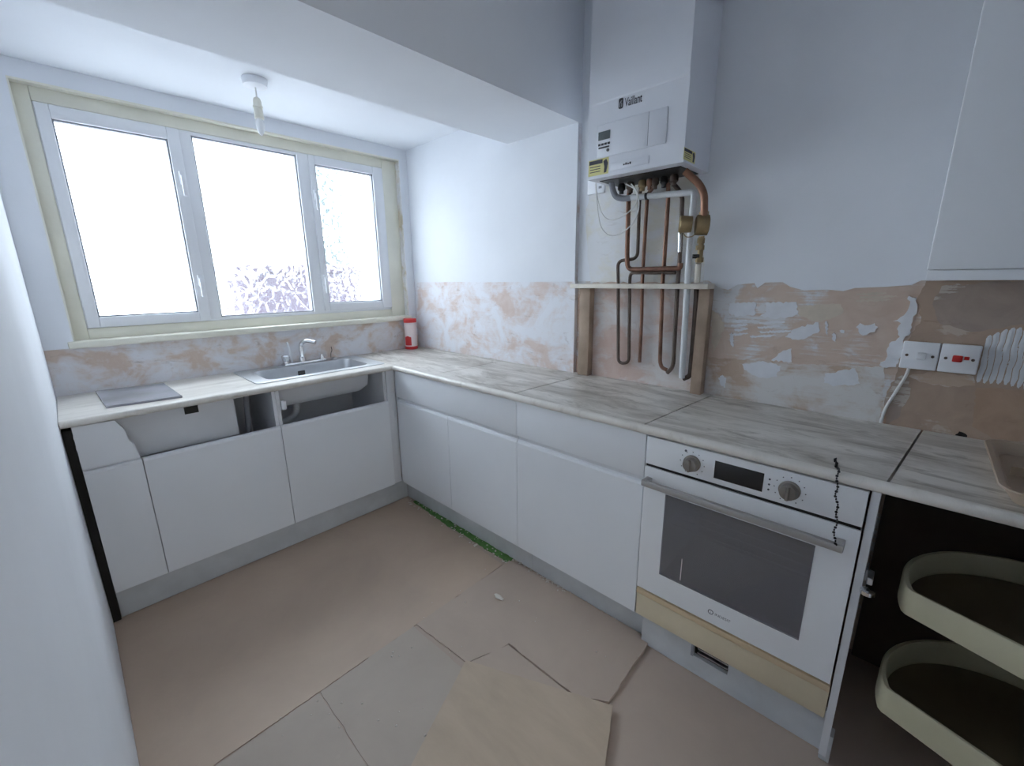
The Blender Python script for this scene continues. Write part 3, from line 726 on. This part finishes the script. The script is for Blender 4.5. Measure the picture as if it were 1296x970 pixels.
# things on the worktop
gs = thing('grey_slab', (-1.73, -.31, H), 'thin dark grey slab lying on the left end of the worktop', 'slab')
pg = [(-1.858, -.105), (-1.612, -.150), (-1.600, -.525), (-1.846, -.490)]
prism('slab', pg, 2, H+.0005, H+.009, slab_m, gs)
cn = thing('powder_can', (-.150, -.125, H), 'red and white cleaning powder canister in the worktop corner', 'canister')
cx_, cy_ = -.150, -.128
def ccan(name, prof, mt): return lathe(name, prof, (cx_, cy_, H), (0, 0, 1), mt, cn, 28)
ccan('base', [(0.0005, .043), (.002, .046), (.022, .046), (.022, .044)], red)
ccan('body', [(.0225, .0435), (.19, .0435), (.195, .040)], label_w)
ccan('lid', [(.1955, .046), (.218, .046), (.223, .042), (.224, .003)], red)
for an0, an1, za, zb_ in ((170, 240, .03, .10),):
    V, F = [], []; n = 10
    for k in range(n+1):
        an = math.radians(an0+(an1-an0)*k/n)
        for z in (za, zb_-.02*abs(k-n/2)/n): V.append((cx_+.0441*math.cos(an), cy_+.0441*math.sin(an), H+z))
    for k in range(n): F.append((2*k, 2*k+2, 2*k+3, 2*k+1))
    mk('label_print', V, F, red, cn, True)
def tray():
    t = thing('plastic_tray', (-.34, -3.2, H), 'beige plastic tray on the worktop above the carousel', 'tray')
    x0, x1, y0, y1 = -.565, -.14, -3.44, -3.028
    rg = [R3(rrect(x0+.02, x1-.02, y0+.02, y1-.02, .035), H+.001), R3(rrect(x0, x1, y0, y1, .045), H+.034), R3(rrect(x0-.008, x1+.008, y0-.008, y1+.008, .05), H+.036), R3(rrect(x0-.006, x1+.006, y0-.006, y1+.006, .05), H+.039), R3(rrect(x0+.006, x1-.006, y0+.006, y1-.006, .04), H+.037), R3(rrect(x0+.024, x1-.024, y0+.024, y1-.024, .033), H+.006)]
    b_ = rings_mesh('tray_body', rg, beige, t)
    box('divider', -.35, -.345, y0+.03, y1-.03, H+.007, H+.030, beige, t)
tray()

# ------------------------------------------------------------------ carousel in the open corner unit
def carousel(z, ht, label):
    t = thing('carousel_shelf', (-.5, -3.19, z-ht), label, 'carousel shelf', 'carousel shelves')
    cx0, cy0, r = -.50, -3.185, .278
    A = Vector((-.582, -2.925)); dirv = Vector((-.07, -.18)).normalized()
    # outline: chord from A, then arc the other way round
    C0 = Vector((cx0, cy0)); nrm = Vector((dirv.y, -dirv.x))   # side to cut
    if (C0-A).dot(nrm) > 0: nrm = -nrm
    pts = []
    for k in range(96):
        an = 2*math.pi*k/96; p = C0+Vector((math.cos(an), math.sin(an)))*r
        s = (p-A).dot(nrm)
        if s > 0: p = p-nrm*s
        pts.append(p)
    def off(d_): return [tuple(C0+(p-C0)*((p-C0).length-d_)/(p-C0).length) for p in pts]
    rg = [R3(off(.012), z-ht), R3(off(.0), z-ht+.004), R3(off(0), z-.004), R3(off(.003), z), R3(off(.011), z), R3(off(.014), z-.004), R3(off(.018), z-ht+.012)]
    bm = bmesh.new(); RR = [[bm.verts.new(p) for p in q] for q in rg]; n = 96
    for P_, Q_ in zip(RR, RR[1:]):
        for k in range(n): bm.faces.new((P_[k], P_[(k+1) % n], Q_[(k+1) % n], Q_[k]))
    bm.faces.new(RR[0])
    bm_obj('rim', bm, carousel_m, t)
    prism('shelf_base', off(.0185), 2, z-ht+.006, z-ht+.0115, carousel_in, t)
    return t
carousel(.650, .072, 'upper cream half-round carousel shelf in the open corner unit')
carousel(.350, .082, 'lower cream half-round carousel shelf near the floor')
tag(tube('carousel_pole', [(-.46, -3.26, .001), (-.46, -3.26, ZD)], .014, steel, None, 0, 14), 'steel pole carrying both carousel shelves', 'pole')
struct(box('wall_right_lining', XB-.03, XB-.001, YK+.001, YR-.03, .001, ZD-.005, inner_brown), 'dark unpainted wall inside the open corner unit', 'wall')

# ------------------------------------------------------------------ wall cabinet
wc = thing('wall_cabinet', (-.15, -3.2, 1.39), 'white wall cabinet hanging at the right above the sockets', 'cabinet')
cy0 = -2.829
box('carcass', -.258, XB-.006, -3.60, cy0-.004, 1.395, 2.14, carcass, wc, .001)
box('door', -.280, -.2595, -3.328, cy0, 1.421, 2.14, unit_white, wc, .003, 3)
box('door', -.280, -.2595, -3.60, -3.331, 1.421, 2.14, unit_white, wc, .003, 3)
box('light_rail', -.277, -.2585, -3.60, cy0-.002, 1.394, 1.4195, unit_white, wc, .001)

# ------------------------------------------------------------------ switches on the wall
def plate(name, ya, yb, label, cat):
    t = thing(name, (XB-.02, (ya+yb)/2, 1.115), label, cat)
    box('back_box', XB-.018, XB-.0035, yb+.002, ya-.002, 1.117, 1.201, upvc, t, .002)
    box('face_plate', XB-.028, XB-.0185, yb+.0005, ya-.0005, 1.115, 1.203, upvc, t, .004, 3)
    for y in (ya-.014, yb+.014): lathe('screw', [(0, .0042), (.0012, .0042), (.0016, .002)], (XB-.0279, y, 1.159), (-1, 0, 0), dullcopper, t, 10)
    return t
s1 = plate('wall_switch', -2.809, -2.897, 'white switch plate with white rocker beside the cooker switch', 'switch')
box('rocker', XB-.034, XB-.0282, -2.868, -2.846, 1.148, 1.170, upvc, s1, .003)
s2 = plate('cooker_switch', -2.898, -2.984, 'white cooker switch plate with red rocker', 'switch')
box('rocker', XB-.034, XB-.0282, -2.948, -2.926, 1.150, 1.170, red, s2, .003)
box('indicator', XB-.030, XB-.0282, -2.962, -2.951, 1.158, 1.168, red, s2, .001)
tag(tube('power_cable', [(XB-.012, -2.835, 1.118), (XB-.012, -2.832, 1.09), (XB-.010, -2.815, 1.03), (XB-.009, -2.797, .97), (XB-.009, -2.793, H+.002)], .0045, cable_w, None, .03, 8), 'thin white cable running down from the switch to the worktop', 'cable')

# ------------------------------------------------------------------ pipe niche: ledge, posts, panel
def pz(a, b, x): # zoom coordinates of the pipe area -> (y,z) at depth x
    p = at(700+a/3.0333, 200+b/3.0333, 0, x); return p
sh = tag(box('pipe_ledge', -.108, XB-.004, pz(597, 490, -.1).y, YB-.010, 1.362, 1.383, ledge, None, .002), 'narrow old white ledge that the copper pipes pass through', 'ledge')
for (a0, a1, lb) in ((97, 136, 'stained timber post at the alcove edge under the pipe ledge'), (542, 598, 'stained timber post on the right under the pipe ledge')):
    ya = pz(a0, 700, -.075).y; yb = pz(a1-(14 if a0 > 300 else 0), 700, -.075).y
    tag(box('timber_post', -.075, XB-.004, yb, ya, H+.001, 1.3615, oldwood, None, .002), lb, 'post', 'timber posts')
pn = tag(box('backing_panel', XB-.012, XB-.0035, pz(542, 700, -.075).y+.0015, pz(136, 700, -.075).y-.0015, H+.001, 1.3605, pl_panel), 'plaster backing panel behind the hanging pipe ends', 'panel')

prism('bare_plaster_patch', ragged([onB(748, 236), onB(792, 225), onB(886, 216), onB(892, 300), onB(890, 357), onB(748, 358), onB(744, 320), onB(742, 270)], .02, .005, 61), 0, XB-.0042, XB-.001, pl_cream, wb)
# ------------------------------------------------------------------ boiler
BX = -.275; BY0, BY1, BZ = -1.727, -2.135, 1.811
BT = BZ+.72
bo = thing('boiler', (-.15, (BY0+BY1)/2, BZ), 'white wall-hung gas boiler with small display and yellow stickers', 'boiler')
def b3(a, b): return at(700+a/5.3875, 80+b/5.3875, 0, BX)
crz = (b3(235, 295).z+b3(880, 85).z)/2
prism('casing', [(BX, crz), (BX+.003, crz-.004), (BX+.003, BZ+.002), (BX+.005, BZ), (XB-.006, BZ), (XB-.006, BT), (BX+.004, BT), (BX, BT-.004)], 1, BY1, BY0, boiler_m, bo)
bv = bo.children[0].modifiers.new('edge', 'BEVEL'); bv.width = .006; bv.segments = 3; bv.limit_method = 'ANGLE'
box('hydraulic_tray', BX+.05, XB-.03, BY1+.03, BY0-.03, BZ-.003, BZ-.0005, dark, bo)
FX = BX+.003
pA, pB, pC, pD = b3(300, 430), b3(785, 290), b3(770, 540), b3(300, 655)
ct, cbm = (pA.z+pB.z)/2, (pC.z+pD.z)/2; cl, cr = (pA.y+pD.y)/2, (pB.y+pC.y)/2
cd = box('control_flap', FX-.004, FX-.0002, cr, cl, cbm, ct, boiler_m, bo, .003)
pv = b3(650, 440).y
boxes('flap_seam', [(FX-.0048, FX-.0036, pv-.0008, pv+.0008, cbm+.004, ct-.002)], boiler_line, cd)
q0, q1 = b3(312, 475), b3(390, 512)
box('display', FX-.0065, FX-.0035, q1.y, q0.y, q1.z, q0.z, lcd, cd, .0015)
for k in range(4):
    yy = q0.y+(q1.y-q0.y)*(.1+.8*k/3)
    box('button', FX-.006, FX-.0035, yy-.0055, yy+.0055, q1.z-.020, q1.z-.012, ink, cd, .001)
box('button_bar', FX-.006, FX-.0035, q1.y+.003, q0.y-.002, q1.z-.031, q1.z-.025, ink, cd, .001)
kb = b3(375, 592); lathe('power_button', [(0, .006), (.003, .006)], (FX-.0035, kb.y, kb.z), (-1, 0, 0), ink, cd, 14)
u0, u1 = b3(390, 725), b3(650, 690)
df = box('document_flap', FX-.004, FX-.0002, u1.y, u0.y, BZ+.018, BZ+.046, boiler_m, bo, .002)
tm = b3(510, 712)
for k in range(4): box('flap_mark', FX-.0046, FX-.0038, tm.y+.014-.009*k, tm.y+.0205-.009*k, BZ+.029, BZ+.034+.003*(k % 2), ink, df)
# brand lettering and emblem
l0, l1 = b3(482, 268), b3(620, 220)
zc_ = (l0.z+l1.z)/2
txt = text_mesh('lettering', 'Vaillant', .042, (FX-.0004, l0.y-.004, zc_-.016), (0, -1, 0), (0, 0, 1), ink, bo, xs=abs(l1.y-l0.y)/(.042*3.45), bold=.00045)
e0 = b3(445, 270).y
emb = prism('emblem', rrect(min(e0, l0.y+.004), max(e0, l0.y+.004), zc_-.018, zc_+.018, .006), 0, FX-.0012, FX+.0005, ink, bo)
ec = (e0+l0.y+.004)/2
tube('emblem_mark', [(FX-.0012, ec+.004, zc_-.012), (FX-.0012, ec+.004, zc_+.002), (FX-.0012, ec-.004, zc_+.009)], .0012, boiler_m, emb, .004, 6)
tube('emblem_mark', [(FX-.0012, ec-.004, zc_-.012), (FX-.0012, ec-.005, zc_-.002), (FX-.0012, ec, zc_+.003)], .0012, boiler_m, emb, .004, 6)
# stickers
def sticker(corners, push, nm):
    v = [Vector(c)+Vector(push) for c in corners]
    s = mk('sticker', v, [(0, 1, 2, 3)], yellow, bo)
    L = lambda u, w: v[0]*(1-u)*(1-w)+v[1]*u*(1-w)+v[2]*u*w+v[3]*(1-u)*w
    ps = Vector(push).normalized()*.0004
    mk('sticker_header', [L(.04, .06)+ps, L(.7, .06)+ps, L(.7, .3)+ps, L(.04, .3)+ps], [(0, 1, 2, 3)], ink, s)
    for k in range(3): mk('sticker_line', [L(.08, .42+.16*k)+ps, L(.6, .42+.16*k)+ps, L(.6, .47+.16*k)+ps, L(.08, .47+.16*k)+ps], [(0, 1, 2, 3)], ink, s)
    mk('sticker_symbol', [L(.74, .2)+ps, L(.88, .08)+ps, L(.97, .35)+ps, L(.9, .9)+ps, L(.78, .92)+ps, L(.8, .55)+ps], [(0, 1, 2, 3, 4, 5)], ink, s)
ya, yb = BY0-.004, b3(376, 700).y
sticker([(FX, ya, 1.884), (FX, yb, 1.884), (FX, yb, BZ+.012), (FX, ya, BZ+.012)], (-.0006, 0, 0), 0)
def bs_(a, b): return at(700+a/5.3875, 80+b/5.3875, 1, BY1)
sa, sb = bs_(893, 570), bs_(964, 690)
sticker([(sa.x, BY1, sa.z), (sb.x, BY1, sa.z), (sb.x, BY1, sb.z), (sa.x, BY1, sb.z)], (0, -.0006, 0), 1)
# valves under the casing
for i, (a, b, c, mt_) in enumerate([(470, 795, .016, dark), (530, 790, .018, dullcopper), (612, 775, .017, brass), (700, 765, .014, dullcopper), (760, 750, .015, dark), (830, 735, .016, dullcopper), (660, 770, .012, copper)]):
    p = at(700+a/5.3875, 80+b/5.3875, 0, -.13)
    lathe('valve_body', [(0, c*.7), (.006, c), (.024, c), (.030, c*.6), (.042, c*.6)], (-.13, p.y, BZ-.0055), (0, 0, -1), mt_, bo, 14)
tag(box('flue_elbow', -.10, XB-.004, BY1-.05, BY1-.006, 2.40, 2.48, dullcopper, None, .01), 'dark flue bracket on the wall beside the boiler top', 'flue')

# ------------------------------------------------------------------ pipes
def pp(lst, x): return [tuple(pz(a, b, (c[0] if c else x))) for a, b, *c in lst]
def pipe(name, lst, x, r, mt_, label, fr_=.018, cat='pipe', group=None):
    return tag(tube(name, pp(lst, x), r, mt_, None, fr_, 12), label, cat, group)
pipe('copper_pipe', [(296, 100, -.11), (290, 150, -.075), (284, 380), (286, 428), (330, 428), (488, 424), (490, 404)], -.075, .0105, copper, 'wide copper pipe bending right into the horizontal run above the ledge', .03)
pipe('copper_pipe', [(338, 105, -.12), (332, 150, -.07), (324, 386), (248, 396), (250, 475), (250, 788), (291, 788), (294, 475), (297, 441), (470, 441)], -.062, .0075, dullcopper, 'thin copper pipe looping below the ledge as the left hanging U', .03)
pipe('copper_pipe', [(400, 95, -.12), (362, 140, -.07), (346, 410), (342, 480), (340, 620), (332, 785)], -.06, .0078, copper, 'single straight copper pipe ending below the ledge', .02)
pipe('copper_pipe', [(442, 85, -.12), (442, 150, -.08), (426, 410), (420, 475), (410, 785), (418, 806), (436, 814)], -.06, .0088, copper, 'copper pipe under the middle of the boiler with bent lower end', .03)
pipe('copper_pipe', [(450, 85, -.13), (497, 140, -.07), (486, 400), (478, 480), (462, 785), (456, 808), (438, 826)], -.058, .0088, dullcopper, 'copper pipe right of the middle, joining the other bent pipe end', .03)
pipe('gas_pipe', [(505, 50, -.17), (562, 100, -.14), (581, 140, -.13), (580, 225, -.125)], -.12, .0135, copper_new, 'thick bright copper gas pipe curving into the brass valve', .05)
pipe('copper_pipe', [(552, 495), (545, 620), (526, 838), (500, 848)], -.06, .0105, dullcopper, 'dull copper pipe below the ledge beside the white waste pipe', .02)
wpz = thing('condensate_pipe', tuple(pz(500, 840, -.085)), 'white plastic condensate pipe with grey hose under the boiler', 'pipe')
tube('waste_hose', pp([(224, 88, -.17), (228, 120, -.15), (240, 150, -.125), (268, 157, -.12), (300, 153, -.115)], -.12), .0125, pipe_grey, wpz, .02, 12)
tube('waste_tube', pp([(296, 153, -.115), (541, 131, -.105), (541, 150, -.105), (524, 330, -.085), (516, 480, -.085), (494, 845, -.078)], -.09), .0125, pipe_white, wpz, .02, 14)
p = pz(360, 147, -.113); lathe('pipe_clip', [(-.005, .0145), (.005, .0145)], tuple(p), (0, -1, .05), dark, wpz, 14)
# brass regulator valve
rv = thing('brass_valve', tuple(pz(570, 310, -.125)), 'round brass regulator valve on the gas pipe beside the boiler', 'valve')
p = pz(572, 258, -.12)
lathe('valve_housing', [(-.026, .026), (-.022, .038), (.022, .038), (.026, .028)], tuple(p), (-.45, .9, .05), brass, rv, 26)
p2 = pz(512, 255, -.15)
lathe('regulator_cap', [(-.020, .030), (.022, .033), (.027, .029), (.028, .004)], tuple(p2), (-.45, .9, .05), brass, rv, 26)
for a, b, r_, h_ in ((579, 214, .018, .014), (568, 318, .014, .02), (564, 345, .016, .018), (562, 392, .015, .018)):
    q = pz(a, b, -.115); lathe('union_nut', [(-h_/2, r_), (h_/2, r_)], tuple(q), (0, 0, 1), brass, rv, 6)
tube('valve_stem', pp([(570, 300, -.118), (566, 350, -.112), (562, 402, -.105)], -.11), .0105, brass, rv, 0, 12)
q = pz(548, 378, -.125); lathe('isolator_screw', [(-.012, .008), (.012, .008)], tuple(q), (-.5, .85, 0), dark, rv, 12)
tube('test_nipple', pp([(487, 272, -.14), (486, 330, -.14), (485, 362, -.14)], -.14), .0065, chrome, rv, 0, 10)
tube('cap_wire', pp([(498, 285, -.145), (510, 305, -.145), (535, 302, -.14), (548, 290, -.135)], -.14), .002, brass, rv, .01, 6)
pipe('painted_pipe', [(558, 405, -.1), (553, 478, -.075)], -.08, .0112, ledge, 'short white painted pipe under the brass valve')
for k, lst in enumerate([[(165, 95), (168, 150), (185, 215), (215, 243), (270, 225), (310, 190), (325, 160), (318, 120), (280, 100)], [(163, 100), (170, 200), (182, 270), (215, 303), (265, 290), (310, 250), (332, 190), (325, 130), (300, 100)]]):
    tag(tube('white_cable', pp(lst, -.16 if k else -.15), .0028, cable_w, None, .05, 8), ['shorter white cable looping below the boiler', 'longer white cable looping below the boiler'][k], 'cable')
pw0, pw1 = pz(140, 95, XB), pz(175, 138, XB)
sw = thing('cable_outlet', (XB-.01, (pw0.y+pw1.y)/2, pw1.z), 'small white cable outlet on the wall under the boiler', 'outlet')
box('outlet_plate', XB-.016, XB-.0035, pw1.y-.04, pw0.y, pw1.z, pw1.z+.08, upvc, sw, .003)
box('outlet_slot', XB-.018, XB-.0155, pw1.y-.025, pw1.y-.01, pw1.z+.02, pw1.z+.03, pipe_grey, sw)

# ------------------------------------------------------------------ pendant lamp
lx, ly = -1.127, -.53
lp = thing('pendant_lamp', (lx, ly, 2.06), 'bare white bulb in a lampholder hanging from a ceiling rose', 'lamp')
lathe('ceiling_rose', [(0, .050), (.006, .051), (.028, .047), (.031, .036), (.033, .006)], (lx, ly, HA-.0005), (0, 0, -1), upvc, lp, 28)
tube('cord', [(lx, ly, HA-.03), (lx-.001, ly, 2.205)], .003, cable_w, lp, 0, 8)
lathe('lampholder', [(0, .007), (.004, .013), (.014, .0165), (.034, .0180), (.036, .0205), (.042, .0205), (.044, .018), (.085, .0195), (.088, .014)], (lx-.001, ly, 2.212), (0, 0, -1), cream, lp, 20)
lathe('bulb', [(0, .012), (.01, .0165), (.025, .0195), (.045, .0165), (.062, .009), (.070, .001)], (lx-.001, ly, 2.126), (0, 0, -1), bulb_m, lp, 20)
